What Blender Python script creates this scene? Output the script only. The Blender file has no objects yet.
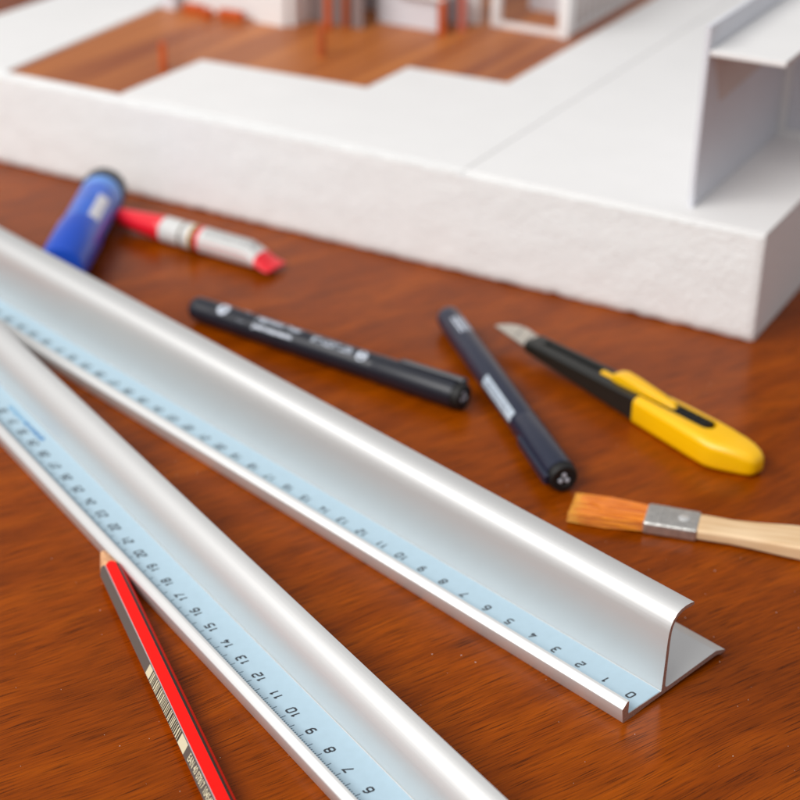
import bpy, bmesh, math, random
from mathutils import Vector, Matrix, noise
random.seed(7)
S = 0.01                                    # everything below is written in centimetres
scn = bpy.context.scene
C = scn.collection
R = math.radians

# ------------------------------------------------------------------ helpers
def link(o, parent=None):
    C.objects.link(o)
    if parent: o.parent = parent
    return o

def tag(o, label=None, cat=None, group=None, kind=None):
    if label: o['label'] = label
    if cat: o['category'] = cat
    if group: o['group'] = group
    if kind: o['kind'] = kind
    return o

def thing(name, label, cat, loc=(0, 0, 0), rz=0, group=None):
    o = bpy.data.objects.new(name, None); link(o)
    o.empty_display_size = 0.01
    o.location = Vector(loc) * S; o.rotation_euler = (0, 0, rz)
    return tag(o, label, cat, group)

def mesh(name, verts, faces, mats, parent=None, smooth=False, fm=None, bevel=0, seg=3, ang=35):
    me = bpy.data.meshes.new(name)
    me.from_pydata([Vector(v) * S for v in verts], [], faces)
    if not isinstance(mats, (list, tuple)): mats = [mats]
    for m in mats: me.materials.append(m)
    if fm:
        for p, i in zip(me.polygons, fm): p.material_index = i
    bm = bmesh.new(); bm.from_mesh(me)
    bmesh.ops.recalc_face_normals(bm, faces=bm.faces)
    bm.to_mesh(me); bm.free()
    if smooth:
        for p in me.polygons: p.use_smooth = True
        try: me.set_sharp_from_angle(angle=R(ang))
        except Exception: pass
    o = bpy.data.objects.new(name, me); link(o, parent)
    if bevel:
        b = o.modifiers.new('bevel', 'BEVEL'); b.width = bevel * S; b.segments = seg
        b.limit_method = 'ANGLE'; b.angle_limit = R(30)
        for p in me.polygons: p.use_smooth = True
        try: me.set_sharp_from_angle(angle=R(180))
        except Exception: pass
        w = o.modifiers.new('wn', 'WEIGHTED_NORMAL'); w.keep_sharp = False
    return o

class MB:
    def __init__(s): s.v = []; s.f = []; s.m = []
    def add(s, vs, fs, mi=0):
        n = len(s.v); s.v += [tuple(v) for v in vs]
        for f in fs: s.f.append([i + n for i in f]); s.m.append(mi)
        return s
    def box(s, x0, x1, y0, y1, z0, z1, mi=0):
        return s.add([(x0,y0,z0),(x1,y0,z0),(x1,y1,z0),(x0,y1,z0),(x0,y0,z1),(x1,y0,z1),(x1,y1,z1),(x0,y1,z1)],
              [(0,3,2,1),(4,5,6,7),(0,1,5,4),(1,2,6,5),(2,3,7,6),(3,0,4,7)], mi)
    def prism(s, poly, z0, z1, mi=0):
        n = len(poly)
        zf0 = z0 if callable(z0) else (lambda p: z0); zf1 = z1 if callable(z1) else (lambda p: z1)
        vs = [(p[0], p[1], zf0(p)) for p in poly] + [(p[0], p[1], zf1(p)) for p in poly]
        fs = [list(range(n))[::-1], [n + i for i in range(n)]] + [(i, (i+1) % n, n + (i+1) % n, n + i) for i in range(n)]
        return s.add(vs, fs, mi)
    def lathe_x(s, prof, cy=0, cz=0, n=40, mis=None, cap=True, sq=None):
        """prof: list of (x, r) along the local x axis; mis: material per segment"""
        k = len(prof); b = len(s.v)
        for i, (x, r) in enumerate(prof):
            for j in range(n):
                a = 2 * math.pi * j / n
                s.v.append((x, cy + r * math.cos(a), cz + r * math.sin(a)))
        for i in range(k - 1):
            for j in range(n):
                s.f.append((b+i*n+j, b+i*n+(j+1) % n, b+(i+1)*n+(j+1) % n, b+(i+1)*n+j))
                s.m.append(mis[i] if mis else 0)
        if cap:
            s.f.append([b+j for j in range(n)][::-1]); s.m.append(mis[0] if mis else 0)
            s.f.append([b+(k-1)*n+j for j in range(n)]); s.m.append(mis[-1] if mis else 0)
        return s
    def build(s, name, mats, parent=None, **k):
        return mesh(name, s.v, s.f, mats, parent, fm=s.m, **k)

def srgb(r, g, b):
    f = lambda c: c / 12.92 if c <= .04045 else ((c + .055) / 1.055) ** 2.4
    return (f(r), f(g), f(b), 1)

# ------------------------------------------------------------------ materials
def mat(name, col, rough=.5, metal=0, spec=.5, coat=0, coat_r=.1, bump=0, bscale=20, var=0, vscale=3, aniso=0, sss=0, trans=0):
    m = bpy.data.materials.new(name); m.use_nodes = True
    nt = m.node_tree; b = nt.nodes['Principled BSDF']
    b.inputs['Base Color'].default_value = col
    b.inputs['Roughness'].default_value = rough
    b.inputs['Metallic'].default_value = metal
    b.inputs['Specular IOR Level'].default_value = spec
    b.inputs['Coat Weight'].default_value = coat
    b.inputs['Coat Roughness'].default_value = coat_r
    if sss:
        b.inputs['Subsurface Weight'].default_value = sss
        b.inputs['Subsurface Radius'].default_value = (.004, .003, .002)
        b.inputs['Subsurface Scale'].default_value = 1
    tc = nt.nodes.new('ShaderNodeTexCoord'); mp = nt.nodes.new('ShaderNodeMapping')
    mp.inputs['Scale'].default_value = (100, 100, 100)
    nt.links.new(tc.outputs['Object'], mp.inputs['Vector'])
    if var:
        n = nt.nodes.new('ShaderNodeTexNoise'); n.inputs['Scale'].default_value = vscale; n.inputs['Detail'].default_value = 5
        nt.links.new(mp.outputs[0], n.inputs['Vector'])
        cr = nt.nodes.new('ShaderNodeMapRange'); cr.inputs[3].default_value = 1 - var; cr.inputs[4].default_value = 1 + var
        cr.inputs[1].default_value = .3; cr.inputs[2].default_value = .7
        nt.links.new(n.outputs['Fac'], cr.inputs[0])
        mx = nt.nodes.new('ShaderNodeVectorMath'); mx.operation = 'SCALE'; mx.inputs[0].default_value = col[:3]
        nt.links.new(cr.outputs[0], mx.inputs['Scale']); nt.links.new(mx.outputs[0], b.inputs['Base Color'])
    if bump:
        n = nt.nodes.new('ShaderNodeTexNoise'); n.inputs['Scale'].default_value = bscale; n.inputs['Detail'].default_value = 4
        nt.links.new(mp.outputs[0], n.inputs['Vector'])
        bp = nt.nodes.new('ShaderNodeBump'); bp.inputs['Strength'].default_value = 1; bp.inputs['Distance'].default_value = bump * S
        nt.links.new(n.outputs['Fac'], bp.inputs['Height']); nt.links.new(bp.outputs[0], b.inputs['Normal'])
    return m

def wood_table():
    m = bpy.data.materials.new('red_brown_wood'); m.use_nodes = True
    nt = m.node_tree; N = nt.nodes; L = nt.links; b = N['Principled BSDF']
    tc = N.new('ShaderNodeTexCoord')
    wn = N.new('ShaderNodeTexNoise'); wn.inputs['Scale'].default_value = 9; wn.inputs['Detail'].default_value = 2
    L.new(tc.outputs['Object'], wn.inputs['Vector'])
    ws = N.new('ShaderNodeVectorMath'); ws.operation = 'MULTIPLY_ADD'; ws.inputs[1].default_value = (.012, .012, 0)
    L.new(wn.outputs['Color'], ws.inputs[0]); L.new(tc.outputs['Object'], ws.inputs[2])
    def mapped(rot, sc):
        r = N.new('ShaderNodeMapping'); r.inputs['Scale'].default_value = (100, 100, 100); r.inputs['Rotation'].default_value = (0, 0, rot)
        L.new(ws.outputs[0], r.inputs['Vector'])
        s = N.new('ShaderNodeMapping'); s.inputs['Scale'].default_value = sc; L.new(r.outputs[0], s.inputs['Vector']); return s, r
    GA = R(-33)
    def nz(sc, scale, det, rough=.5, dist=0):
        s, _ = mapped(GA, sc); n = N.new('ShaderNodeTexNoise'); n.inputs['Scale'].default_value = scale
        n.inputs['Detail'].default_value = det; n.inputs['Roughness'].default_value = rough; n.inputs['Distortion'].default_value = dist
        L.new(s.outputs[0], n.inputs['Vector']); return n
    def ramp(src, stops):
        r = N.new('ShaderNodeValToRGB'); e = r.color_ramp.elements
        e[0].position, e[0].color = stops[0][0], stops[0][1]; e[1].position, e[1].color = stops[-1][0], stops[-1][1]
        for p, c in stops[1:-1]:
            k = e.new(p); k.color = c
        L.new(src, r.inputs[0]); return r
    def g(v): return (v, v, v, 1)
    def mul(a, bb, fac=1, mode='MULTIPLY'):
        x = N.new('ShaderNodeMix'); x.data_type = 'RGBA'; x.blend_type = mode; x.inputs[0].default_value = fac
        L.new(a, x.inputs[6]); L.new(bb, x.inputs[7]); return x.outputs[2]
    broad = nz((.10, .55, .3), 1.0, 6, .6, .6)
    base = ramp(broad.outputs['Fac'], [(.25, srgb(.44, .18, .0)), (.5, srgb(.545, .238, .0)), (.75, srgb(.64, .30, .0))])
    streak = nz((.55, 7.5, 1), 1.0, 3, .6, .15)
    sr = ramp(streak.outputs['Fac'], [(.32, g(.36)), (.43, g(.84)), (.6, g(1.02))])
    fine = nz((.62, 27, 1), 1.0, 3, .6, .05)
    fr = ramp(fine.outputs['Fac'], [(.36, g(.30)), (.43, g(.82)), (.50, g(.98)), (.64, g(1.12))])
    med = nz((.22, 2.2, 1), 1.0, 4, .6, .4)
    mr = ramp(med.outputs['Fac'], [(.3, g(.68)), (.5, g(.97)), (.7, g(1.12))])
    col = mul(base.outputs[0], sr.outputs[0], .38); col = mul(col, fr.outputs[0], 1.0); col = mul(col, mr.outputs[0], .4)
    L.new(col, b.inputs['Base Color'])
    b.inputs['Roughness'].default_value = .5
    b.inputs['Specular IOR Level'].default_value = .0
    b.inputs['Coat Weight'].default_value = .9; b.inputs['Coat Roughness'].default_value = .24; b.inputs['Coat IOR'].default_value = 1.25
    bp = N.new('ShaderNodeBump'); bp.inputs['Strength'].default_value = .6; bp.inputs['Distance'].default_value = .00008
    L.new(sr.outputs[0], bp.inputs['Height']); L.new(bp.outputs[0], b.inputs['Normal']); 
    bp2 = N.new('ShaderNodeBump'); bp2.inputs['Strength'].default_value = .35; bp2.inputs['Distance'].default_value = .00006
    L.new(streak.outputs['Fac'], bp2.inputs['Height']); L.new(bp2.outputs[0], b.inputs['Coat Normal'])
    return m

def wood_deck():
    m = bpy.data.materials.new('deck_veneer'); m.use_nodes = True
    nt = m.node_tree; N = nt.nodes; L = nt.links; b = N['Principled BSDF']
    tc = N.new('ShaderNodeTexCoord'); mp = N.new('ShaderNodeMapping'); mp.inputs['Scale'].default_value = (120, 5, 10)
    L.new(tc.outputs['Object'], mp.inputs['Vector'])
    n = N.new('ShaderNodeTexNoise'); n.inputs['Scale'].default_value = 1; n.inputs['Detail'].default_value = 5; L.new(mp.outputs[0], n.inputs['Vector'])
    r = N.new('ShaderNodeValToRGB'); e = r.color_ramp.elements
    e[0].position = .3; e[0].color = srgb(.56, .27, .09); e[1].position = .7; e[1].color = srgb(.76, .45, .19)
    L.new(n.outputs['Fac'], r.inputs[0]); L.new(r.outputs[0], b.inputs['Base Color'])
    b.inputs['Roughness'].default_value = .45
    return m

def aluminium():
    m = bpy.data.materials.new('satin_aluminium'); m.use_nodes = True
    nt = m.node_tree; N = nt.nodes; L = nt.links; b = N['Principled BSDF']
    b.inputs['Base Color'].default_value = (.725, .725, .715, 1); b.inputs['Metallic'].default_value = .58
    b.inputs['Roughness'].default_value = .36
    tc = N.new('ShaderNodeTexCoord'); mp = N.new('ShaderNodeMapping'); mp.inputs['Scale'].default_value = (2200, 6, 2200)
    L.new(tc.outputs['Object'], mp.inputs['Vector'])
    n = N.new('ShaderNodeTexNoise'); n.inputs['Scale'].default_value = 1; n.inputs['Detail'].default_value = 3; L.new(mp.outputs[0], n.inputs['Vector'])
    mr = N.new('ShaderNodeMapRange'); mr.inputs[3].default_value = .34; mr.inputs[4].default_value = .50
    L.new(n.outputs['Fac'], mr.inputs[0]); L.new(mr.outputs[0], b.inputs['Roughness'])
    bp = N.new('ShaderNodeBump'); bp.inputs['Strength'].default_value = .5; bp.inputs['Distance'].default_value = .00005
    L.new(n.outputs['Fac'], bp.inputs['Height']); L.new(bp.outputs[0], b.inputs['Normal'])
    return m

M = {}
M['table'] = wood_table(); M['deck'] = wood_deck(); M['alu'] = aluminium()
M['alu_cut'] = mat('sawn_aluminium', (.62, .60, .58, 1), .45, .9, bump=.02, bscale=25, var=.25, vscale=18)
M['tape'] = mat('pale_blue_tape', srgb(.66, .755, .81), .6, var=.02, vscale=4)
M['ink'] = mat('grey_black_ink', srgb(.17, .19, .22), .6)
M['tick'] = mat('blue_grey_ink', srgb(.22, .29, .37), .6)
M['blueprint'] = mat('blue_print', srgb(.42, .63, .77), .6)
M['bluedark'] = mat('strong_blue_print', srgb(.20, .47, .68), .6)
M['foam'] = mat('white_styrofoam', srgb(.955, .958, .955), .85, spec=.2, bump=.085, bscale=4.6, var=.02, vscale=2.5)
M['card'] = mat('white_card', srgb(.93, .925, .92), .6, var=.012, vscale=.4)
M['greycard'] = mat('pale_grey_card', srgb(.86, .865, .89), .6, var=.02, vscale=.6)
M['shade_and_screen'] = mat('brown_shade_and_screen', srgb(.83, .78, .76), .6, var=.05, vscale=1)  # brownish shade colour for the shed panel; also used on the porch screen
M['orangewood'] = mat('orange_wood', srgb(.78, .34, .10), .5, var=.1, vscale=2)
M['redwood'] = mat('red_orange_paint', srgb(.70, .34, .15), .5, var=.05)
M['redfig'] = mat('red_paint', srgb(.82, .45, .38), .5)
M['blackplastic'] = mat('black_plastic', srgb(.11, .115, .10), .42, bump=.004, bscale=30)
M['blackdeep'] = mat('matt_black_plastic', srgb(.06, .06, .06), .6)
M['yellow'] = mat('yellow_plastic', srgb(1.0, .765, .0), .3, coat=.25, sss=.0, var=.015, vscale=1)
M['blade'] = mat('steel_blade', (.72, .68, .6, 1), .35, .9, var=.06, vscale=4)
M['navy'] = mat('navy_pen_barrel', srgb(.10, .125, .21), .36, coat=.15, coat_r=.3, bump=.003, bscale=30)
M['navy2'] = mat('blue_black_pen_barrel', srgb(.07, .085, .135), .40, coat=.15, coat_r=.3, bump=.003, bscale=30)
M['penprint'] = mat('pale_grey_print', srgb(.82, .85, .90), .5)
M['sticker'] = mat('white_blue_sticker', srgb(.74, .79, .84), .5)
M['stickerink'] = mat('grey_sticker_ink', srgb(.42, .46, .52), .5)
M['gluebody'] = mat('blue_label', srgb(.08, .37, .80), .38, var=.2, vscale=1.4, coat=.3)
M['gluelight'] = mat('pale_blue_label', srgb(.36, .60, .92), .38, var=.1, vscale=1.4, coat=.3)
M['gluecap'] = mat('royal_blue_plastic', srgb(.0, .28, .74), .35, coat=.3)
M['gluedark'] = mat('dark_grey_plastic', srgb(.20, .22, .24), .5)
M['white'] = mat('white_print', srgb(.88, .88, .90), .5)
M['tubered'] = mat('red_plastic', srgb(.93, .10, .17), .35, coat=.2)
M['tubewhite'] = mat('silver_white_tube', srgb(.84, .84, .83), .45, .0)
M['tubeband'] = mat('dark_band', srgb(.32, .26, .16), .4)
M['tubegold'] = mat('gold_band', srgb(.82, .66, .38), .4)
M['labelink'] = mat('label_grey_ink', srgb(.38, .39, .42), .5)
M['bristle'] = None
M['ferrule'] = mat('tin_ferrule', (.62, .61, .58, 1), .38, .85, bump=.02, bscale=9, var=.15, vscale=5)
M['penred'] = mat('red_pencil_paint', srgb(.97, .045, .0), .4, spec=.2, coat=.1)
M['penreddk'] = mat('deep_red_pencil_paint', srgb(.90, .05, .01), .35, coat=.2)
M['pengrey'] = mat('grey_pencil_paint', srgb(.35, .32, .30), .4, coat=.12)
M['pensilver'] = mat('silver_line', srgb(.80, .80, .82), .3, .5)
M['penblack'] = mat('black_pencil_paint', srgb(.13, .12, .10), .35)
M['cream'] = mat('cream_print', srgb(.83, .79, .67), .5)
M['barink'] = mat('dark_bar_ink', srgb(.22, .19, .16), .5)
M['lead'] = mat('graphite', srgb(.2, .2, .21), .4, .3)

def streaky(name, c0, c1, sx, sy, rough, bump=0):
    m = bpy.data.materials.new(name); m.use_nodes = True
    nt = m.node_tree; N = nt.nodes; L = nt.links; b = N['Principled BSDF']
    tc = N.new('ShaderNodeTexCoord'); mp = N.new('ShaderNodeMapping'); mp.inputs['Scale'].default_value = (sx*100, sy*100, sy*100)
    L.new(tc.outputs['Object'], mp.inputs['Vector'])
    n = N.new('ShaderNodeTexNoise'); n.inputs['Scale'].default_value = 1; n.inputs['Detail'].default_value = 4; L.new(mp.outputs[0], n.inputs['Vector'])
    r = N.new('ShaderNodeValToRGB'); e = r.color_ramp.elements
    e[0].position = .32; e[0].color = c0; e[1].position = .68; e[1].color = c1
    L.new(n.outputs['Fac'], r.inputs[0]); L.new(r.outputs[0], b.inputs['Base Color']); b.inputs['Roughness'].default_value = rough
    if bump:
        bp = N.new('ShaderNodeBump'); bp.inputs['Distance'].default_value = bump * S; L.new(n.outputs['Fac'], bp.inputs['Height']); L.new(bp.outputs[0], b.inputs['Normal'])
    return m
M['bristle'] = streaky('orange_bristle', srgb(.76, .35, .0), srgb(.95, .58, .0), .25, 14, .5, .05)
M['bristletip'] = streaky('pale_bristle_tip', srgb(.82, .50, .06), srgb(.96, .70, .20), .4, 14, .5, .05)
M['handle'] = streaky('pale_wood_handle', srgb(.86, .71, .53), srgb(.94, .82, .66), .3, 3.5, .45)
M['pencilwood'] = streaky('bare_pencil_wood', srgb(.76, .54, .38), srgb(.88, .68, .50), .8, 10, .7)

# ------------------------------------------------------------------ lettering
def text_geo(s, size, bold=0):
    cu = bpy.data.curves.new('t', 'FONT'); cu.body = s; cu.size = size; cu.offset = bold; cu.resolution_u = 3
    cu.align_x = 'LEFT'; cu.align_y = 'CENTER'
    o = bpy.data.objects.new('t', cu); C.objects.link(o)
    bpy.context.view_layer.update()
    me = o.evaluated_get(bpy.context.evaluated_depsgraph_get()).to_mesh()
    vs = [tuple(v.co) for v in me.vertices]; fs = [tuple(p.vertices) for p in me.polygons]
    o.evaluated_get(bpy.context.evaluated_depsgraph_get()).to_mesh_clear()
    bpy.data.objects.remove(o); bpy.data.curves.remove(cu)
    return vs, fs

def strokes(lines, w):
    """poly-line strokes -> flat quads with mitred joints"""
    vs, fs = [], []
    for ln in lines:
        n = len(ln); closed = ln[0] == ln[-1]
        pts = [Vector(p) for p in (ln[:-1] if closed else ln)]; k = len(pts)
        for i in range(k):
            a = pts[(i-1) % k] if (closed or i > 0) else None
            c = pts[(i+1) % k] if (closed or i < k-1) else None
            d1 = (pts[i]-a).normalized() if a is not None else None
            d2 = (c-pts[i]).normalized() if c is not None else None
            if d1 is None: d1 = d2
            if d2 is None: d2 = d1
            d = (d1+d2).normalized(); nn = Vector((-d.y, d.x)); co = max(.5, nn.dot(Vector((-d1.y, d1.x))))
            e = nn * (w/2/co)
            vs += [tuple(pts[i]+e), tuple(pts[i]-e)]
        b = len(vs) - 2*k
        for i in range(k if closed else k-1):
            j = (i+1) % k; fs.append((b+2*i, b+2*i+1, b+2*j+1, b+2*j))
    return vs, fs
# squarish digits on a 1 x 1.35 cell
DG = {'0': [[(.2,0),(.8,0),(1,.2),(1,1.15),(.8,1.35),(.2,1.35),(0,1.15),(0,.2),(.2,0)]],
 '1': [[(.5,1.35),(.5,0)],[(.12,1.02),(.48,1.27)]],
 '2': [[(0,1.15),(.2,1.35),(.8,1.35),(1,1.15),(1,.85),(.85,.7),(.15,.55),(0,.4),(0,0),(1,0)]],
 '3': [[(0,1.35),(.8,1.35),(1,1.15),(1,.85),(.8,.7),(.3,.7)],[(.8,.7),(1,.5),(1,.2),(.8,0),(0,0)]],
 '4': [[(.6,1.35),(0,.35),(1,.35)],[(.7,.75),(.7,0)]],
 '5': [[(1,1.35),(.08,1.35),(.03,.78),(.8,.8),(1,.6),(1,.2),(.8,0),(0,0)]],
 '6': [[(.85,1.35),(.3,1.35),(0,1.05),(0,.2),(.2,0),(.8,0),(1,.2),(1,.55),(.8,.75),(0,.75)]],
 '7': [[(0,1.35),(1,1.35),(.3,0)]],
 '8': [[(.2,.72),(.05,.9),(.05,1.18),(.22,1.35),(.78,1.35),(.95,1.18),(.95,.9),(.8,.72),(.2,.72)],[(.2,.72),(0,.52),(0,.2),(.2,0),(.8,0),(1,.2),(1,.52),(.8,.72)]],
 '9': [[(.15,0),(.7,0),(1,.3),(1,1.15),(.8,1.35),(.2,1.35),(0,1.15),(0,.8),(.2,.6),(1,.6)]]}

# ------------------------------------------------------------------ the table
tb = MB(); tb.box(-150, 150, -20, 300, -2.5, 0)
tag(tb.build('table_top', M['table']), kind='structure')

q = MB(); rd = random.Random(21)
for i in range(150):
    x = rd.uniform(-14, 14); y = rd.uniform(32, 60); r = rd.choice([.008, .01, .012, .018]); n_ = 5
    q.prism([(x + r*rd.uniform(.5, 1.3)*math.cos(k*math.tau/n_), y + r*rd.uniform(.5, 1.3)*math.sin(k*math.tau/n_)) for k in range(n_)], .001, .008)
tag(q.build('dust', mat('pale_dust', srgb(.85, .8, .72), .8)), 'scattered pale dust specks on the brown table top', 'dust', kind='stuff')

# ------------------------------------------------------------------ the two aluminium rulers
PROF = [(0,0),(-.02,.03),(-.095,.50),(-.09,.53),(-.075,.55),(.10,.70),(.125,.71),(.195,.715),(.20,.70),(.205,.30),(.22,.245),(.26,.235),(1.735,.235),(1.752,.245),
        (1.757,.27),(1.775,.75),(1.79,1.4),(1.80,2.0),(1.83,2.33),(1.89,2.56),(1.99,2.75),(2.14,2.895),(2.32,2.975),(2.55,3.005),(2.80,2.985),(2.93,2.95),(2.955,2.90),(2.93,2.85),
        (2.80,2.85),(2.56,2.875),(2.36,2.845),(2.2,2.775),(2.09,2.665),(2.005,2.51),(1.955,2.32),(1.93,2.0),(1.925,1.4),(1.92,.75),(1.925,.36),(1.98,.285),
        (2.06,.265),(3.2,.315),(4.38,.375),(4.45,.37),(4.92,.19),(4.95,.15),(4.92,.11),(4.70,.12),(4.55,.18),(4.40,.19),(3.6,.16),(2.6,.12),(2.0,.09),(1.0,.05),(.5,.0)]
i0 = PROF.index((1.775, .75)); i1 = PROF.index((1.92, .75))
# the second ruler has a lower web with a wider rolled edge
PROF_LOW = PROF[:i0] + [(1.765,.6),(1.775,.85),(1.80,1.08),(1.85,1.29),(1.93,1.49),(2.04,1.67),(2.18,1.82),(2.34,1.925),(2.50,1.975),(2.66,1.975),(2.69,1.93),(2.66,1.87),
        (2.52,1.87),(2.38,1.82),(2.24,1.725),(2.12,1.59),(2.03,1.43),(1.96,1.25),(1.93,1.05),(1.925,.85),(1.92,.6)] + [(1.925,.36),(1.98,.285),(2.06,.265),(2.8,.295),(3.22,.315),(3.28,.31),(3.58,.18),(3.6,.15),(3.58,.11),(3.4,.12),(3.3,.16),(2.6,.12),(2.0,.09),(1.0,.05),(.5,.0)]
def ruler(name_label, org, deg, length, nums, txt=None, PROF=PROF):
    t = thing('aluminium_ruler', name_label, 'ruler', (org[0], org[1], 0), R(deg - 90), 'aluminium cutting rulers')
    n = len(PROF); vs = []; fs = []; mi = []
    ys = [0, .02] + [length * i / 20 for i in range(1, 21)]
    for k, y in enumerate(ys):
        for (x, z) in PROF:
            vs.append((x, y, z))
    for k in range(len(ys) - 1):
        for i in range(n):
            j = (i+1) % n; fs.append((k*n+i, k*n+j, (k+1)*n+j, (k+1)*n+i)); mi.append(0)
    fs.append(list(range(n))); mi.append(1)
    fs.append([(len(ys)-1)*n + i for i in range(n)][::-1]); mi.append(1)
    # separate the cut ends so that their edges stay crisp
    mesh('profile', vs, fs, [M['alu'], M['alu_cut']], t, smooth=True, fm=mi, ang=32)
    tp = MB(); tp.box(.245, 1.722, .015, length - .2, .242, .25)
    tape = tp.build('scale_tape', M['tape'], t)
    v2, f2 = [], []
    for k in range(nums + 1):
        s = str(k); w, h, gap = .165, .205, .065
        tot = len(s) * w + (len(s) - 1) * gap
        for ci, ch in enumerate(s):
            if ch == '1' and len(s) > 1: pass
            sv, sf = strokes(DG[ch], .32)
            b = len(v2)
            for (x, y) in sv:
                sl = .12 * (y - .67)
                X = (x + sl) * w + ci * (w + gap) - tot / 2; Y = (y - .675) * h
                # seen from the web side: right = +y, up = -x
                v2.append((.925 - Y, .5 + k + X, .2525))
            f2 += [tuple(i + b for i in f) for f in sf]
    mesh('numerals', v2, f2, M['ink'], tape)
    tk = MB()
    for k in range(int((length - 1) * 10)):
        y = .5 + k * .1; L = .30 if k % 5 == 0 else .17
        tk.add([(.34, y-.015, .2525), (.36+L, y-.015, .2525), (.36+L, y+.015, .2525), (.34, y+.015, .2525)], [(0,1,2,3)])
    tk.build('tick_marks', M['tick'], tape)
    if txt:
        g = MB()
        y = txt; rr = random.Random(3)
        while y < txt + 2.9:
            w = rr.uniform(.05, .16); h = rr.uniform(.07, .13); mi_ = 0 if y > txt + 1.35 else 1
            g.add([(1.34-h, y, .2525), (1.34+h*.6, y, .2525), (1.34+h*.6, y+w, .2525), (1.34-h, y+w, .2525)], [(0,1,2,3)], mi_); y += w + rr.uniform(.02, .05)
        g.add([(1.18, txt-.05, .2525), (1.48, txt-.05, .2525), (1.33, txt-.33, .2525)], [(0,1,2)], 1)
        g.build('blue_print', [M['blueprint'], M['bluedark']], tape)
    return t
ruler('long aluminium ruler with its sawn end and numeral 0 in view, beside the pens', (6.71, 37.73), 133.67, 52, 50)
tA, nA = None, None
th = R(124.83); tB = Vector((math.cos(th), math.sin(th))); nB = Vector((math.sin(th), -math.cos(th)))
oB = Vector((2.732, 29.336)) + nB * .0645 + tB * .14 - nB * .925 - tB * .5
ruler('aluminium ruler touched by the red pencil, blue print on its tape', oB, 124.83, 40, 38, txt=.5 + 29.25, PROF=PROF_LOW)

# ------------------------------------------------------------------ pencil
def pencil():
    a = Vector((-9.89, 45.64)); d = Vector((.398, -.917)).normalized()
    a = a - d * .12
    t = thing('pencil', 'red hexagonal pencil with grey barcode side, its point against the ruler', 'pencil', (a.x, a.y, 0), math.atan2(d.y, d.x))
    cz = .36; ap = .355; k = .40 / 1.65; r0 = .05; x0 = -0.0
    tipx = lambda r: (r - .10) / k
    angs = []
    # facets: centre angle, list of (fraction across, material)
    mats = [M['penred'], M['pengrey'], M['pensilver'], M['penblack'], M['penreddk'], M['pencilwood'], M['lead']]
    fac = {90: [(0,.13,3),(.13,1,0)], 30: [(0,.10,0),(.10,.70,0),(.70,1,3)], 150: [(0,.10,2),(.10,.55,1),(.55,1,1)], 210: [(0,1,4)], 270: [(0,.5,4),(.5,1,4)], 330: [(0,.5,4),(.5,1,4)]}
    pts = []; segm = []
    for c in (30, 90, 150, 210, 270, 330):
        A = R(c - 30); B = R(c + 30); ra = ap / math.cos(R(30))
        pa = Vector((ra*math.cos(A), ra*math.sin(A))); pb = Vector((ra*math.cos(B), ra*math.sin(B)))
        for f0, f1, m_ in fac[c]:
            n = max(1, round((f1-f0) * 8))
            for i in range(n):
                pts.append(pa.lerp(pb, f0 + (f1-f0)*i/n)); segm.append(m_)
    n = len(pts)
    wood = MB(); body = MB()
    rings = []
    for r in (.10,):
        rings.append([(tipx(r), p.normalized().x*r, cz + p.normalized().y*r) for p in pts])
    bd = [(tipx(p.length), p.x, cz + p.y) for p in pts]
    rings.append(bd)
    V = rings[0] + rings[1]
    wood.add(V, [(i, (i+1) % n, n+(i+1) % n, n+i) for i in range(n)] + [list(range(n))[::-1]])
    wood.build('sharpened_point', M['pencilwood'], t, smooth=True, ang=60)
    e = [(17.2, p.x, cz + p.y) for p in pts]
    vs = bd + e
    for i in range(n):
        body.f.append((i, (i+1) % n, n+(i+1) % n, n+i)); body.m.append(segm[i])
    body.v = vs; body.f.append([n+i for i in range(n)]); body.m.append(0)
    body.build('barrel', mats, t, smooth=True, ang=30)
    # print on the grey facet: frame on that facet
    c = R(150); nrm = Vector((math.cos(c), math.sin(c))); up = Vector((-nrm.y, nrm.x)) * -1   # toward the ridge with the red facet
    def onf(x, h, e=.004):
        q = nrm * (ap + e) + up * h; return (x, q.x, cz + q.y)
    g = MB(); g.add([onf(6.85, -.19), onf(10.85, -.19), onf(10.85, .14), onf(6.85, .14)], [(0,1,2,3)])
    lab = g.build('barcode_label', M['cream'], t)
    bars = MB(); x = 7.2; rr = random.Random(5)
    while x < 10.35:
        w = rr.choice([.035, .05, .07, .10]); bars.add([onf(x, -.19, .007), onf(x+w, -.19, .007), onf(x+w, .14, .007), onf(x, .14, .007)], [(0,1,2,3)])
        x += w + rr.choice([.03, .035, .05, .07])
    bars.build('barcode_bars', M['barink'], lab)
    tv, tf = text_geo('EAN 40 07817 104542', .31, .004)
    mesh('print', [onf(11.15 + x*.74, y*1.12 - .02, .006) for x, y, z in tv], tf, M['cream'], t)
pencil()

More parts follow.
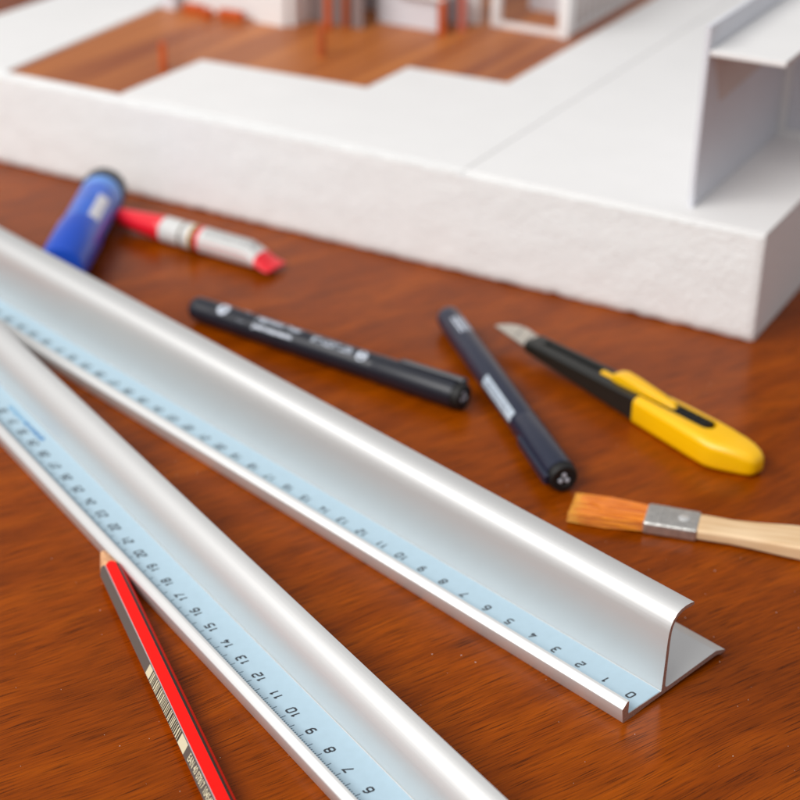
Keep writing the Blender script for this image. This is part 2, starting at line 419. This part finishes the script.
# ------------------------------------------------------------------ fineliner pens
def wrap(vs, r, a0, x0, cz, flip=1):
    out = []
    for x, y, *_ in vs:
        a = a0 + flip * y / r; out.append((x0 + x, r * math.cos(a), cz + r * math.sin(a)))
    return out
def dense_patch(x0, x1, a0, a1, r, cz, m_=0, n=8):
    mb = MB(); vs = []
    for i in range(n+1):
        a = a0 + (a1-a0)*i/n
        vs += [(x0, r*math.cos(a), cz+r*math.sin(a)), (x1, r*math.cos(a), cz+r*math.sin(a))]
    mb.add(vs, [(2*i, 2*i+1, 2*i+3, 2*i+2) for i in range(n)], m_); return mb
def pen(label, a, b, m, capx, clip_ang, group='fineliner pens'):
    a = Vector(a); b = Vector(b); d = (b-a); L = d.length; d.normalize()
    t = thing('fineliner_pen', label, 'pen', (a.x, a.y, 0), math.atan2(d.y, d.x), group)
    cz = .585; rb = .555; rc = .58
    pr = [(-.16, .32), (-.12, .44), (-.03, .505), (.10, .53), (.45, .54), (1.4, .547), (1.45, .555), (capx, rb)]
    MB().lathe_x(pr, 0, cz, 48).build('barrel', m, t, smooth=True, ang=40)
    pc = [(capx - .02, rb + .005), (capx, rc - .01), (capx + .03, rc), (L - .35, rc), (L - .33, rc - .03)]
    cap = MB().lathe_x(pc, 0, cz, 48, cap=True).build('cap', m, t, smooth=True, ang=40)
    e = MB().lathe_x([(L-.34, rc-.045), (L-.05, rc-.045), (L+.02, rc-.09), (L+.02, .30), (L-.04, .27)], 0, cz, 48)
    plug = e.build('end_plug', M['blackdeep'], cap, smooth=True, ang=40)
    for k in range(3):
        an = R(90 + 120*k)
        q = MB().lathe_x([(L-.05, .085), (L+.005, .085), (L+.012, .06)], .15*math.cos(an), cz+.15*math.sin(an), 14)
        q.build('vent_ring', M['penprint'], plug, smooth=True)
    # clip: thin bar held off the cap
    ca, sa = math.cos(clip_ang), math.sin(clip_ang)
    def fr(x, w, h): return (x, h*ca - w*sa, cz + h*sa + w*ca)
    c = MB(); x0, x1 = L - 3.25, L - .12
    HC = -.01
    sec = [(x0, .60, .10, .16), (x0+.12, .63, .15, .19), (x0+.5, .64, .16, .20), (x1-.5, .66, .16, .22), (x1-.1, .66, .17, .23), (x1, .62, .16, .20)]
    for i, (x, h, th_, w) in enumerate(sec):
        h += HC
        for (ww, hh) in ((-w, h-th_/2), (w, h-th_/2), (w*.8, h+th_/2), (-w*.8, h+th_/2)):
            c.v.append(fr(x, ww, hh))
    for i in range(len(sec)-1):
        for j in range(4):
            c.f.append((4*i+j, 4*i+(j+1) % 4, 4*i+4+(j+1) % 4, 4*i+4+j)); c.m.append(0)
    c.f += [(0,1,2,3), tuple(4*(len(sec)-1)+j for j in (3,2,1,0))]; c.m += [0, 0]
    b0 = len(c.v)
    for x in (x1-.42, x1):
        for ww, hh in ((-.15, .40), (.15, .40), (.15, .66), (-.15, .66)): c.v.append(fr(x, ww, hh))
    c.f += [tuple(b0+i for i in f) for f in ((0,1,2,3),(7,6,5,4),(0,4,5,1),(1,5,6,2),(2,6,7,3),(3,7,4,0))]; c.m += [0]*6
    c.build('clip', m, cap, bevel=.02, seg=2)
    return t, L, cz
t, L, cz = pen('dark fineliner pen with white lettering and a round white emblem, parallel to the long ruler', (-8.98, 64.74), (2.54, 56.82), M['navy2'], 9.75, R(62))
# printing, read from the pen's tip towards the cap
def pr(t, s, x0, size, a0, r, m, name, bold=.006):
    tv, tf = text_geo(s, size, bold)
    return mesh(name, wrap(tv, r, a0, x0, .50), tf, m, t)
UP = R(117)
def prt(t, s, x0, size, ang, r, m, bold=.006, w=1.0):
    tv, tf = text_geo(s, size, bold)
    out = []
    for x, y, z in tv:
        a = ang - y / r; out.append((x0 + x*w, r*math.cos(a), .585 + r*math.sin(a)))
    return mesh('print', out, tf, m, t)
prt(t, '0', 1.45, .80, R(112), .562, M['penprint'], .035, 1.35)
prt(t, '1', 2.45, .85, R(110), .563, M['penprint'], .06, 1.7)
prt(t, 'pigment liner', 3.5, .36, R(95), .562, M['penprint'], .012, 1.25)
prt(t, 'permanent', 3.5, .30, R(140), .562, M['penprint'], .012, 1.6)
prt(t, 'STAEDTLER', 6.55, .40, R(112), .562, M['penprint'], .012, 1.0)
g = MB(); vs = [(9.13 + .26*math.cos(i*math.tau/20), .26*math.sin(i*math.tau/20), 0) for i in range(20)]
g.add([(x, .562*math.cos(R(115)-y/.562), .585+.562*math.sin(R(115)-y/.562)) for x, y, z in vs] + [(9.13, .562*math.cos(R(115)), .585+.562*math.sin(R(115)))], [(i, (i+1) % 20, 20) for i in range(20)])
g.build('round_emblem', M['penprint'], t, smooth=True)
t, L, cz = pen('navy fineliner pen with a small white sticker on its side, pointing at the brush', (2.05, 64.15), (6.0, 50.65), M['navy'], 9.95, R(183))
for k in range(4):
    a0 = R(116 - k*17)
    dense_patch(1.1, 2.5, a0, a0 - R(8), .562, .585, n=2).build('print_line', M['penprint'], t, smooth=True)
st = dense_patch(6.35, 9.65, R(176), R(128), .562, .585).build('sticker', M['sticker'], t, smooth=True)
g = MB(); rr = random.Random(9); x = 6.5
while x < 9.3:
    w = rr.uniform(.05, .14)
    for a0, a1 in ((R(168), R(156)), (R(149), R(138))):
        if rr.random() < .85:
            g.add([(x, .565*math.cos(a0), .585+.565*math.sin(a0)), (x+w, .565*math.cos(a0), .585+.565*math.sin(a0)), (x+w, .565*math.cos(a1), .585+.565*math.sin(a1)), (x, .565*math.cos(a1), .585+.565*math.sin(a1))], [(0,1,2,3)])
    x += w + rr.uniform(.04, .09)
g.build('sticker_print', M['stickerink'], st)

# ------------------------------------------------------------------ glue stick
a = Vector((-15.1, 77.7)); b = Vector((-15.42, 67.6)); d = (b-a).normalized()
t = thing('glue_stick', 'thick blue glue stick with dark grey end cap, lying behind the long ruler', 'glue stick', (a.x, a.y, 0), math.atan2(d.y, d.x))
cz = 1.15
MB().lathe_x([(-.05, .95), (0, 1.06), (.1, 1.12), (1.0, 1.13), (1.02, 1.08)], 0, cz, 48).build('end_knob', M['gluedark'], t, smooth=True)
MB().lathe_x([(1.0, 1.06), (6.3, 1.06)], 0, cz, 48, cap=False).build('tube', M['gluelight'], t, smooth=True)
dense_patch(1.9, 6.28, R(-10), R(190), 1.064, cz, n=24).build('label', M['gluebody'], t, smooth=True)
dense_patch(3.3, 6.0, R(66), R(34), 1.07, cz).build('white_patch', M['white'], t, smooth=True)
for k, (x, s) in enumerate(((1.25, .5), (2.7, .9))):
    pass
MB().lathe_x([(6.25, 1.10), (6.3, 1.14), (10.2, 1.12), (10.35, 1.05), (10.4, .9)], 0, cz, 48).build('cap', M['gluecap'], t, smooth=True)

# ------------------------------------------------------------------ glue tube
a = Vector((-13.98, 75.1)); b = Vector((-5.85, 69.9)); d = (b-a); L = d.length; d.normalize()
t = thing('glue_tube', 'small white glue tube with red cap and red crimped end', 'glue tube', (a.x, a.y, 0), math.atan2(d.y, d.x))
cz = .66
MB().lathe_x([(0, .38), (.05, .43), (.6, .47), (2.6, .62), (2.85, .63), (2.9, .60)], 0, cz, 40).build('cap', M['tubered'], t, smooth=True)
prof = [(2.88, .56), (2.95, .62), (5.2, .64), (7.2, .64), (8.6, .60), (L-.1, .5)]
n = 40; vs = []; fs = []; mi = []
xs = [2.88, 2.95, 3.4, 4.15, 4.3, 4.75, 4.9, 5.12, 5.121, 5.35, 6.2, 7, 7.6, 8.1, 8.5, 8.75, 8.751, 9.2, L-.2, L]
mseg = [0, 0, 0, 1, 0, 2, 1, 3, 3, 0, 0, 0, 0, 0, 0, 3, 3, 3, 3]
for x in xs:
    f = max(0, (x - 8.0) / (L - 8.0)); f = f*f*(3-2*f)
    ry = .63 + .12*f; rz = .63*(1-f) + .06*f; zc = cz*(1-f) + .30*f
    if x < 2.9: ry = rz = .57
    for j in range(n):
        an = math.tau*j/n; vs.append((x, ry*math.cos(an), zc + rz*math.sin(an)))
for i in range(len(xs)-1):
    for j in range(n): fs.append((i*n+j, i*n+(j+1) % n, (i+1)*n+(j+1) % n, (i+1)*n+j)); mi.append(mseg[i])
fs.append(list(range(n))[::-1]); mi.append(0); fs.append([(len(xs)-1)*n+j for j in range(n)]); mi.append(3)
mesh('tube_body', vs, fs, [M['tubewhite'], M['tubeband'], M['tubegold'], M['tubered']], t, smooth=True, fm=mi, ang=50)
def tube_surface(x, an, e=.006):
    f = max(0, (x - 8.0) / (L - 8.0)); f = f*f*(3-2*f)
    ry = .63 + .12*f + e; rz = .63*(1-f) + .06*f + e; zc = cz*(1-f) + .30*f
    return (x, ry*math.cos(an), zc + rz*math.sin(an))
g = MB()
for row in range(5):
    an = R(135 - row*20); x = 5.6
    while x < 8.3:
        w = random.uniform(.15, .4); g.add([tube_surface(x, an), tube_surface(x+w, an), tube_surface(x+w, an-R(7)), tube_surface(x, an-R(7))], [(0,1,2,3)]); x += w + .08
g.build('label_print', M['labelink'], t)
g = MB()
for i in range(14):
    x0 = 5.3 + i*.24; g.add([tube_surface(x0, R(164)), tube_surface(x0+.24, R(164)), tube_surface(x0+.24, R(192)), tube_surface(x0, R(192))], [(0,1,2,3)])
g.build('red_label_edge', M['tubered'], t)

# ------------------------------------------------------------------ utility knife
ax = Vector((.635, -.772)); o = Vector((9.11, 55.97))
t = thing('utility_knife', 'yellow and black snap off utility knife with its blade out', 'knife', (o.x, o.y, 0), math.atan2(ax.y, ax.x))
# local x = along the knife towards the yellow tail, local y = to the far side
zt = 1.15
def rrect(y0, y1, z0, z1, rt, rb, k=7):
    pts = []
    for cy, cz_, r, a0 in ((y1-rt, z1-rt, rt, 0), (y0+rt, z1-rt, rt, 90), (y0+rb, z0+rb, rb, 180), (y1-rb, z0+rb, rb, 270)):
        for i in range(k+1):
            a = R(a0 + 90*i/k); pts.append((cy + r*math.cos(a), cz_ + r*math.sin(a)))
    return pts
def loft(stations, name, m, parent):
    q = MB(); n = None
    for x, *a in stations:
        p = rrect(*a); n = len(p); q.v += [(x, y, z) for y, z in p]
    for i in range(len(stations)-1):
        for j in range(n): q.f.append((i*n+j, i*n+(j+1) % n, (i+1)*n+(j+1) % n, (i+1)*n+j)); q.m.append(0)
    q.f += [tuple(range(n))[::-1], tuple((len(stations)-1)*n + j for j in range(n))]; q.m += [0, 0]
    return q.build(name, m, parent, smooth=True, ang=50)
grip = loft([(0, -.03, 1.33, .04, 1.08, .22, .2), (.05, -.07, 1.35, .0, 1.13, .26, .22), (2.0, -.24, 1.37, 0, zt, .28, .22), (3.2, -.35, 1.37, 0, zt, .30, .22), (4.0, -.41, 1.36, 0, zt-.01, .32, .24), (4.3, -.36, 1.35, 0, zt-.03, .34, .25), (4.7, -.18, 1.34, 0, zt-.05, .34, .25),
      (5.1, .03, 1.32, .01, zt-.11, .34, .25), (5.4, .19, 1.26, .02, zt-.19, .32, .24), (5.6, .31, 1.17, .06, .87, .28, .2), (5.73, .44, 1.05, .13, .77, .22, .16), (5.78, .58, .90, .26, .60, .12, .1)], 'yellow_grip', M['yellow'], t)
# the slot is cut out of the grip
cut = []
y0, y1, x1 = .30, 1.06, 3.6; rr0 = (y1-y0)/2
cut = [(-1, y0), (x1-rr0, y0)] + [(x1-rr0 + rr0*math.sin(R(a)), (y0+y1)/2 - rr0*math.cos(R(a))) for a in range(15, 180, 15)] + [(x1-rr0, y1), (.95, y1), (.80, y1+.15), (.80, 2), (-1, 2)]
cu_ = MB().prism(cut, .45, 3).build('cutter', M['yellow'], t)
bo = grip.modifiers.new('slot', 'BOOLEAN'); bo.operation = 'DIFFERENCE'; bo.object = cu_; bo.solver = 'EXACT'
bpy.context.view_layer.update()
me_ = bpy.data.meshes.new_from_object(grip.evaluated_get(bpy.context.evaluated_depsgraph_get()))
grip.modifiers.clear(); grip.data = me_; bpy.data.objects.remove(cu_)
try: me_.set_sharp_from_angle(angle=R(40))
except Exception: pass
tr = MB(); tr.box(-.3, 3.25, .305, 1.055, .40, zt - .06); trk = tr.build('slider_track', M['blackdeep'], t)
rg = MB()
for k in range(8): rg.box(1.65 + k*.2, 1.73 + k*.2, .45, .95, zt - .062, zt - .0)
rg.build('track_ridges', M['blackplastic'], trk, bevel=.015, seg=1)
# black body, tapering and rising towards the blade
bb = MB()
def blk(y0a, y0b, y1a, y1b, top):
    return [(-6.5, y0a, .50), (.25, y0b, .06), (.25, y1b, .06), (-6.5, y1a, .50), (-6.5, y0a, top-.12), (.25, y0b, top), (.25, y1b, top), (-6.5, y1a, top-.12)]
F8 = [(0,3,2,1),(4,5,6,7),(0,1,5,4),(1,2,6,5),(2,3,7,6),(3,0,4,7)]
bb.add(blk(.22, .0, .72, .55, 1.10), F8)
bodyo = bb.build('black_body', M['blackplastic'], t, bevel=.09, seg=3)
b2 = MB(); b2.add([((x if x < 0 else .78), y, z) for x, y, z in blk(1.02, 1.07, 1.26, 1.33, 1.08)], F8); b2.build('far_rail', M['blackplastic'], bodyo, bevel=.06, seg=3)
b3 = MB(); b3.add([(-6.45,.6,.55),(.2,.5,.15),(.2,1.1,.15),(-6.45,1.1,.55),(-6.45,.6,.80),(.2,.5,.90),(.2,1.1,.90),(-6.45,1.1,.80)], F8); b3.build('blade_channel', M['blackdeep'], bodyo)
b4 = MB(); b4.add([(-6.55,.25,.54),(-5.8,.25,.5),(-5.8,1.24,.5),(-6.55,1.22,.54),(-6.55,.28,.96),(-5.8,.28,.99),(-5.8,1.22,.99),(-6.55,1.2,.96)], F8); b4.build('nose', M['blackplastic'], bodyo, bevel=.08, seg=3)
bl = MB(); bl.prism([(-8.62, .52), (-8.6, .72), (-8.35, 1.12), (-7.95, 1.36), (-7.5, 1.42), (-6.2, 1.2), (-6.2, .28), (-6.6, .2)], .755, .80); blo = bl.build('blade', M['blade'], t)
scm = MB()
for x in (-7.75, -7.05): scm.add([(x-.02, 1.36, .802), (x+.02, 1.38, .802), (x+.47, .2+.28, .802), (x+.43, .2+.26, .802)], [(0,1,2,3)])
scm.build('score_line', M['gluedark'], blo)
sl = MB()
sec = [(-1.75, .56, .98, .95, 1.12), (-1.6, .48, 1.02, .95, 1.36), (-1.2, .44, 1.03, .95, 1.47), (-.6, .44, 1.02, .95, 1.44), (.2, .46, .97, .95, 1.37), (.9, .50, .93, .95, 1.31), (1.4, .54, .88, .95, 1.24), (1.62, .60, .82, .95, 1.10)]
for x, y0, y1, z0, z1 in sec: sl.v += [(x, y0, z0), (x, y1, z0), (x, y1, z1), (x, y0, z1)]
for i in range(len(sec)-1):
    for j in range(4): sl.f.append((4*i+j, 4*i+(j+1) % 4, 4*i+4+(j+1) % 4, 4*i+4+j)); sl.m.append(0)
sl.f += [(0,1,2,3), tuple(4*(len(sec)-1)+j for j in (3,2,1,0))]; sl.m += [0, 0]
slo = sl.build('slider', M['yellow'], t, bevel=.09, seg=4)
s2 = MB(); s2.box(-2.45, -1.7, .62, .86, .85, 1.10); s2.build('slider_tongue', M['yellow'], slo, bevel=.06, seg=3)

# ------------------------------------------------------------------ flat brush
a = Vector((6.22, 49.35)); b = Vector((13.9, 47.05)); d = (b-a).normalized()
t = thing('flat_brush', 'flat paint brush with orange bristles, metal ferrule and pale wooden handle', 'brush', (a.x, a.y, 0), math.atan2(d.y, d.x))
def slab(rows, name, m, bev=.04, mi=None):
    q = MB()
    for x, y0, y1, z0, z1 in rows: q.v += [(x, y0, z0), (x, y1, z0), (x, y1, z1), (x, y0, z1)]
    for i in range(len(rows)-1):
        for j in range(4): q.f.append((4*i+j, 4*i+(j+1) % 4, 4*i+4+(j+1) % 4, 4*i+4+j)); q.m.append(mi[i] if mi else 0)
    q.f += [(0,1,2,3), tuple(4*(len(rows)-1)+j for j in (3,2,1,0))]; q.m += [0, mi[-1] if mi else 0]
    return q.build(name, m, t, bevel=bev, seg=3)
# bristle tuft: many thin strands so that the ends are frayed
q = MB(); rr = random.Random(11)
for i in range(700):
    u = rr.uniform(-1, 1); v = rr.uniform(-1, 1); L0 = rr.uniform(2.42, 2.74) 
    y0 = u*.60; z0 = .26 + v*.17; y1 = u*.80 + rr.gauss(0, .02); z1 = .20 + v*.13 + rr.gauss(0, .01); z1 = max(.02, z1)
    xr = 2.78; xt = 2.66 - L0; w = .022
    ym = (y0*1.0+y1)/2 + rr.gauss(0, .012) + u*.03; zm = (z0+z1)/2 + v*.05
    b_ = len(q.v)
    for x, y, z, ww in ((xr, y0, z0, w), (1.3, ym, zm, w), (rr.uniform(.1, .75), y1*.97+ym*.03, z1*.9+zm*.1, w*.9), (xt, y1, z1, w*.5)):
        q.v += [(x, y-ww, z-ww*.6), (x, y+ww, z-ww*.6), (x, y, z+ww)]
    for k in range(3):
        for j in range(3): q.f.append((b_+3*k+j, b_+3*k+(j+1) % 3, b_+3*k+3+(j+1) % 3, b_+3*k+3+j)); q.m.append(1 if k == 2 else 0)
q.build('bristles', [M['bristle'], M['bristletip']], t)
fer = slab([(2.6, -.68, .68, .03, .50), (2.75, -.69, .69, .02, .51), (4.5, -.66, .66, .02, .51)], 'ferrule', M['ferrule'], .10)
g = MB()
for x in (2.95, 3.12, 3.29): g.box(x, x+.06, -.62, .62, .50, .525)
g.build('ferrule_ridges', M['ferrule'], fer, bevel=.012, seg=2)
g = MB(); g.lathe_x([(0, .2), (.02, .2), (.04, .14), (.05, .02)], 0, 0, 18)
g.v = [(3.95 + y, z, .505 + x) for x, y, z in g.v]; g.build('rivet', M['alu'], fer, smooth=True)
slab([(4.42, -.60, .60, .06, .48), (4.9, -.585, .585, .05, .49), (5.6, -.56, .56, .05, .49), (6.4, -.60, .60, .04, .52), (7.6, -.72, .72, .03, .58), (9.2, -.82, .82, .02, .62), (11.5, -.80, .80, .02, .62), (13.5, -.66, .66, .04, .58), (14.6, -.42, .42, .08, .5)], 'handle', M['handle'], .13)

# ------------------------------------------------------------------ architectural model
ang = R(150.5268) ; D1 = Vector((math.cos(ang), math.sin(ang), 0)); D2 = Vector((D1.y, -D1.x, 0))
# local frame: +x = -D1 (towards the right corner), so a point (u, v) is at local (-u, v)
t = thing('architectural_model', 'white architectural model on a thick styrofoam board with a wooden deck', 'architectural model', (15.1717, 63.18997, 0), math.atan2(-D1.y, -D1.x))
H = 4.88
def uv(poly): return [(-u, v) for u, v in poly]
q = MB(); nx, nz_ = 260, 26; W = 50.4; Dp = 60
fn_ = lambda a, b_, c: noise.noise(Vector((a, b_, c)))
for i in range(nx+1):
    x = -W + W*i/nx
    jag = .03 + .12*abs(fn_(x*.8, 3, 0)) + .08*max(0, fn_(x*2.6, 9, 0)) if x > -49.5 else .05
    for j in range(nz_+1):
        f = j/nz_; z = jag*(1-f)**3 + H*f
        dy = .03*fn_(x*.8, z*.8, 5) + .02*fn_(x*4.5, z*4.5, 1)
        if j == 0: dy += .12
        if f < .06 and j: dy += .02
        cx = max(0, x + .12); dy += cx*cx*6
        q.v.append((x, dy, z if j < nz_ else z + .015*fn_(x*2, 1, 1)))
K = nz_+1
for i in range(nx):
    for j in range(nz_): q.f.append((i*K+j, (i+1)*K+j, (i+1)*K+j+1, i*K+j+1)); q.m.append(0)
# back rows
b0 = len(q.v)
for i in range(nx+1):
    x = -W + W*i/nx; q.v += [(x, Dp, 0), (x, Dp, H)]
for i in range(nx):
    q.f.append((b0+2*i, b0+2*i+1, b0+2*i+3, b0+2*i+2)); q.m.append(0)
    q.f.append((i*K+nz_, (i+1)*K+nz_, b0+2*i+3, b0+2*i+1)); q.m.append(0)
    q.f.append((i*K, b0+2*i, b0+2*i+2, (i+1)*K)); q.m.append(0)
q.f.append([nx*K+j for j in range(K)] + [b0+2*nx+1, b0+2*nx]); q.m.append(0)
q.f.append([j for j in range(K)] + [b0+1, b0]); q.m.append(0)
q.build('styrofoam_base', M['foam'], t, smooth=True, ang=50)
sheets = MB().prism(uv([(14.4,.45),(34.7,.95),(34.7,7.95),(24.5,8.5),(24.45,12.8),(18.55,13.1),(18.65,59.5),(14.4,59.5)]), H+.005, H+.16)
sheets.build('card_sheet', M['card'], t, bevel=.015, seg=1)
MB().prism(uv([(14.42,.06),(50.3,.10),(50.3,.80),(42.35,.70),(34.7,.78),(14.42,.28)]), H+.006, H+.15).build('edge_strip', M['foam'], t, bevel=.02, seg=1)
MB().prism(uv([(0.0,.16),(14.35,.30),(14.35,59.6),(0.0,59.6)]), H+.004, H+.15).build('card_sheet', M['card'], t, bevel=.03, seg=2)
MB().prism(uv([(42.35,.85),(50.3,.95),(50.3,59.5),(44.9,59.5),(43.6,16.5)]), H+.005, H+.16).build('card_sheet', M['card'], t, bevel=.015, seg=1)
MB().prism(uv([(18.7,.9),(42.25,.9),(43.5,16.5),(44.6,50),(18.7,50)]), H+.003, H+.07).build('deck', M['deck'], t)
# shed at the right end: side wall, roof, rear wall with framed opening
Z = H + .15
shed = MB(); shed.prism(uv([(3.95,1.35),(3.72,1.35),(3.72,22),(3.95,22)]), Z, 13.0)
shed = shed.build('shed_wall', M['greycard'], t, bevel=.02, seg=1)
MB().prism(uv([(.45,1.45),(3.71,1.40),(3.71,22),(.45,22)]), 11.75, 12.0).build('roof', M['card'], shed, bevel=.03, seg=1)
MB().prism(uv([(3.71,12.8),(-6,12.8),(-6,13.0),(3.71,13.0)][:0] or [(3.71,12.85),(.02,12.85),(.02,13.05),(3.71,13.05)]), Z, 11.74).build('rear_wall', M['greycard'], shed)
fr_ = MB(); fr_.box(-3.70, -3.35, 12.6, 12.84, Z, 11.7); fr_.box(-3.34, -.1, 12.62, 12.84, Z, Z+.35); fr_.build('frame', M['card'], shed)
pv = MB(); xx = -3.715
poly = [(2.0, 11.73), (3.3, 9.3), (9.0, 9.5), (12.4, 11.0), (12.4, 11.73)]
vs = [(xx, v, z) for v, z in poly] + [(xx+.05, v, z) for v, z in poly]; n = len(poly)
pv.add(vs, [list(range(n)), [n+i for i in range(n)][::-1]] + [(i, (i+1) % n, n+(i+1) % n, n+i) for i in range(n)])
pv.build('roof_shade_panel', M['shade_and_screen'], shed)  # thin panel painted as the brownish shadow under the roof
# house behind the deck
Zd = H + .07
hw = MB()
hw.box(-43.0, -36.9, 16.6, 17.0, Zd, 12)            # left front wall
hw.box(-36.7, -34.6, 16.0, 16.4, Zd, 12)            # white pier
hw.box(-34.4, -25.2, 22.5, 22.9, Zd, 12)
hw.box(-34.6, -34.2, 16.4, 22.5, Zd, 12)
hw.box(-25.2, -20.0, 30.0, 30.4, Zd, 12)
house = hw.build('house', M['card'], t, bevel=.02, seg=1)
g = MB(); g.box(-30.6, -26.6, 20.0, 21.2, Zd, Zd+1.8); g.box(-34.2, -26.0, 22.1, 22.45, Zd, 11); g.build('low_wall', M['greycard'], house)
g = MB(); g.box(-34.15, -26.8, 19.9, 20.0, Zd+1.9, 10); g.box(-34.3, -30.6, 18.2, 18.4, Zd, 10); g.build('opening_shade', mat('shaded_grey_board', srgb(.55, .49, .48), .6), house)  # solid boards, the dimness inside the opening put into their colour
g = MB(); g.box(-29.2, -25.9, 19.4, 21.6, Zd+2.0, Zd+2.16); g.build('bench_top', M['card'], house, bevel=.02)
g = MB(); g.box(-24.55, -24.0, 22.8, 23.3, Zd, 12); g.build('column', M['card'], house, bevel=.02)
g = MB(); g.box(-20.1, -19.45, 22.6, 23.2, Zd, 12); g.build('column', M['card'], house, bevel=.02)
g = MB(); g.box(-23.99, -20.11, 22.85, 23.05, Zd, Zd+.35); g.box(-19.9, -19.6, 23.21, 48, Zd, Zd+.3); g.build('porch_sill', M['card'], house)
g = MB()
for k in range(26):
    y = 23.9 + k*.9; g.box(-19.8, -19.7, y, y+.14, Zd+.3, Zd+3)
g.box(-19.83, -19.67, 23.21, 47, Zd+3, Zd+3.2); g.build('railing', M['card'], house)
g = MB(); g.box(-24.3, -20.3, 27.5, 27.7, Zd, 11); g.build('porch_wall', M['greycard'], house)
g = MB(); g.box(-19.95, -19.85, 24, 47, Zd, 9); g.build('porch_screen', M['shade_and_screen'], house)
def post(u, v, h, r, m, lean=0, name='wooden_post'):
    q = MB().lathe_x([(0, r), (h, r)], 0, 0, 16); q.v = [(-u + y + lean*x, v + z, Zd + x) for x, y, z in q.v]
    q.build(name, m, t, smooth=True)
post(29.75, 12.4, 1.7, .24, M['redwood']); post(32.2, 17.0, 6.5, .22, M['orangewood'], .0)
post(35.5, 5.6, 1.5, .2, M['orangewood']); post(26.1, 19.7, 5, .24, M['orangewood'])
post(25.5, 21.0, 2.1, .24, M['redfig'], 0, 'painted_post'); post(31.6, 18.0, 6, .2, M['redwood'])
for u, v, w in ((40.9, 16.0, 1.3), (38.2, 16.05, 1.6), (39.6, 15.6, .5)):
    g = MB(); g.box(-u-w/2, -u+w/2, v-.5, v, Zd, Zd+.55); g.build('wood_block', M['orangewood'], t, bevel=.05, seg=2)
g = MB(); g.box(-43.2, -42.3, 15.6, 16.2, Zd, 7); g.build('grey_pier', M['greycard'], t)

# ------------------------------------------------------------------ camera
f_px = 1626.419; Hc = 31.07227446; pitch = .49475884; roll = .01403529
cp, sp = math.cos(pitch), math.sin(pitch)
F = Vector((0, cp, -sp)); r0 = Vector((1, 0, 0)); u0 = r0.cross(F)
rr_ = r0*math.cos(roll) + u0*math.sin(roll); uu = -r0*math.sin(roll) + u0*math.cos(roll)
cam = bpy.data.cameras.new('camera'); co = bpy.data.objects.new('camera', cam); link(co)
mw = Matrix((rr_, uu, -F)).transposed().to_4x4(); mw.translation = Vector((0, 0, Hc*S)); co.matrix_world = mw
cam.sensor_width = 36; cam.sensor_fit = 'HORIZONTAL'; cam.lens = f_px/800*36; cam.clip_start = .01; cam.clip_end = 50
cam.dof.use_dof = True; cam.dof.focus_distance = .472; cam.dof.aperture_fstop = cam.lens/1000/.0070; cam.dof.aperture_blades = 0
scn.camera = co

# ------------------------------------------------------------------ light
w = bpy.data.worlds.new('World'); scn.world = w; w.use_nodes = True
nt = w.node_tree; N = nt.nodes; L_ = nt.links; bg = N['Background']
tc = N.new('ShaderNodeTexCoord'); sp_ = N.new('ShaderNodeSeparateXYZ'); L_.new(tc.outputs['Generated'], sp_.inputs[0])
mr = N.new('ShaderNodeMapRange'); mr.inputs[1].default_value = -.8; mr.inputs[2].default_value = .8; mr.inputs[3].default_value = 1; mr.inputs[4].default_value = 0
L_.new(sp_.outputs['X'], mr.inputs[0])
cr = N.new('ShaderNodeValToRGB'); e = cr.color_ramp.elements
e[0].position = 0; e[0].color = (.38, .385, .40, 1); e[1].position = 1; e[1].color = (.56, .56, .57, 1)
k = e.new(.5); k.color = (.37, .37, .38, 1)
L_.new(mr.outputs[0], cr.inputs[0]); L_.new(cr.outputs[0], bg.inputs['Color']); bg.inputs['Strength'].default_value = 1.0
def area(name, loc, target, sx, sy, power, col):
    l = bpy.data.lights.new(name, 'AREA'); l.shape = 'RECTANGLE'; l.size = sx*S; l.size_y = sy*S; l.energy = power; l.color = col
    o = bpy.data.objects.new(name, l); link(o); o.location = Vector(loc)*S
    o.rotation_euler = (Vector(target) - Vector(loc)).to_track_quat('-Z', 'Y').to_euler(); return o
area('window_light', (-98, -14, 116), (0, 55, 0), 160, 66, 26.8, (1, .985, .96))
area('overhead_fill_light', (-10, 60, 210), (5, 60, 0), 220, 220, 8, (1, .98, .96))  # soft fill lamp added overhead to brighten the white tops

# ------------------------------------------------------------------ render settings
scn.render.engine = 'CYCLES'
scn.view_settings.view_transform = 'Standard'; scn.view_settings.look = 'None'; scn.view_settings.exposure = 0; scn.view_settings.gamma = 1
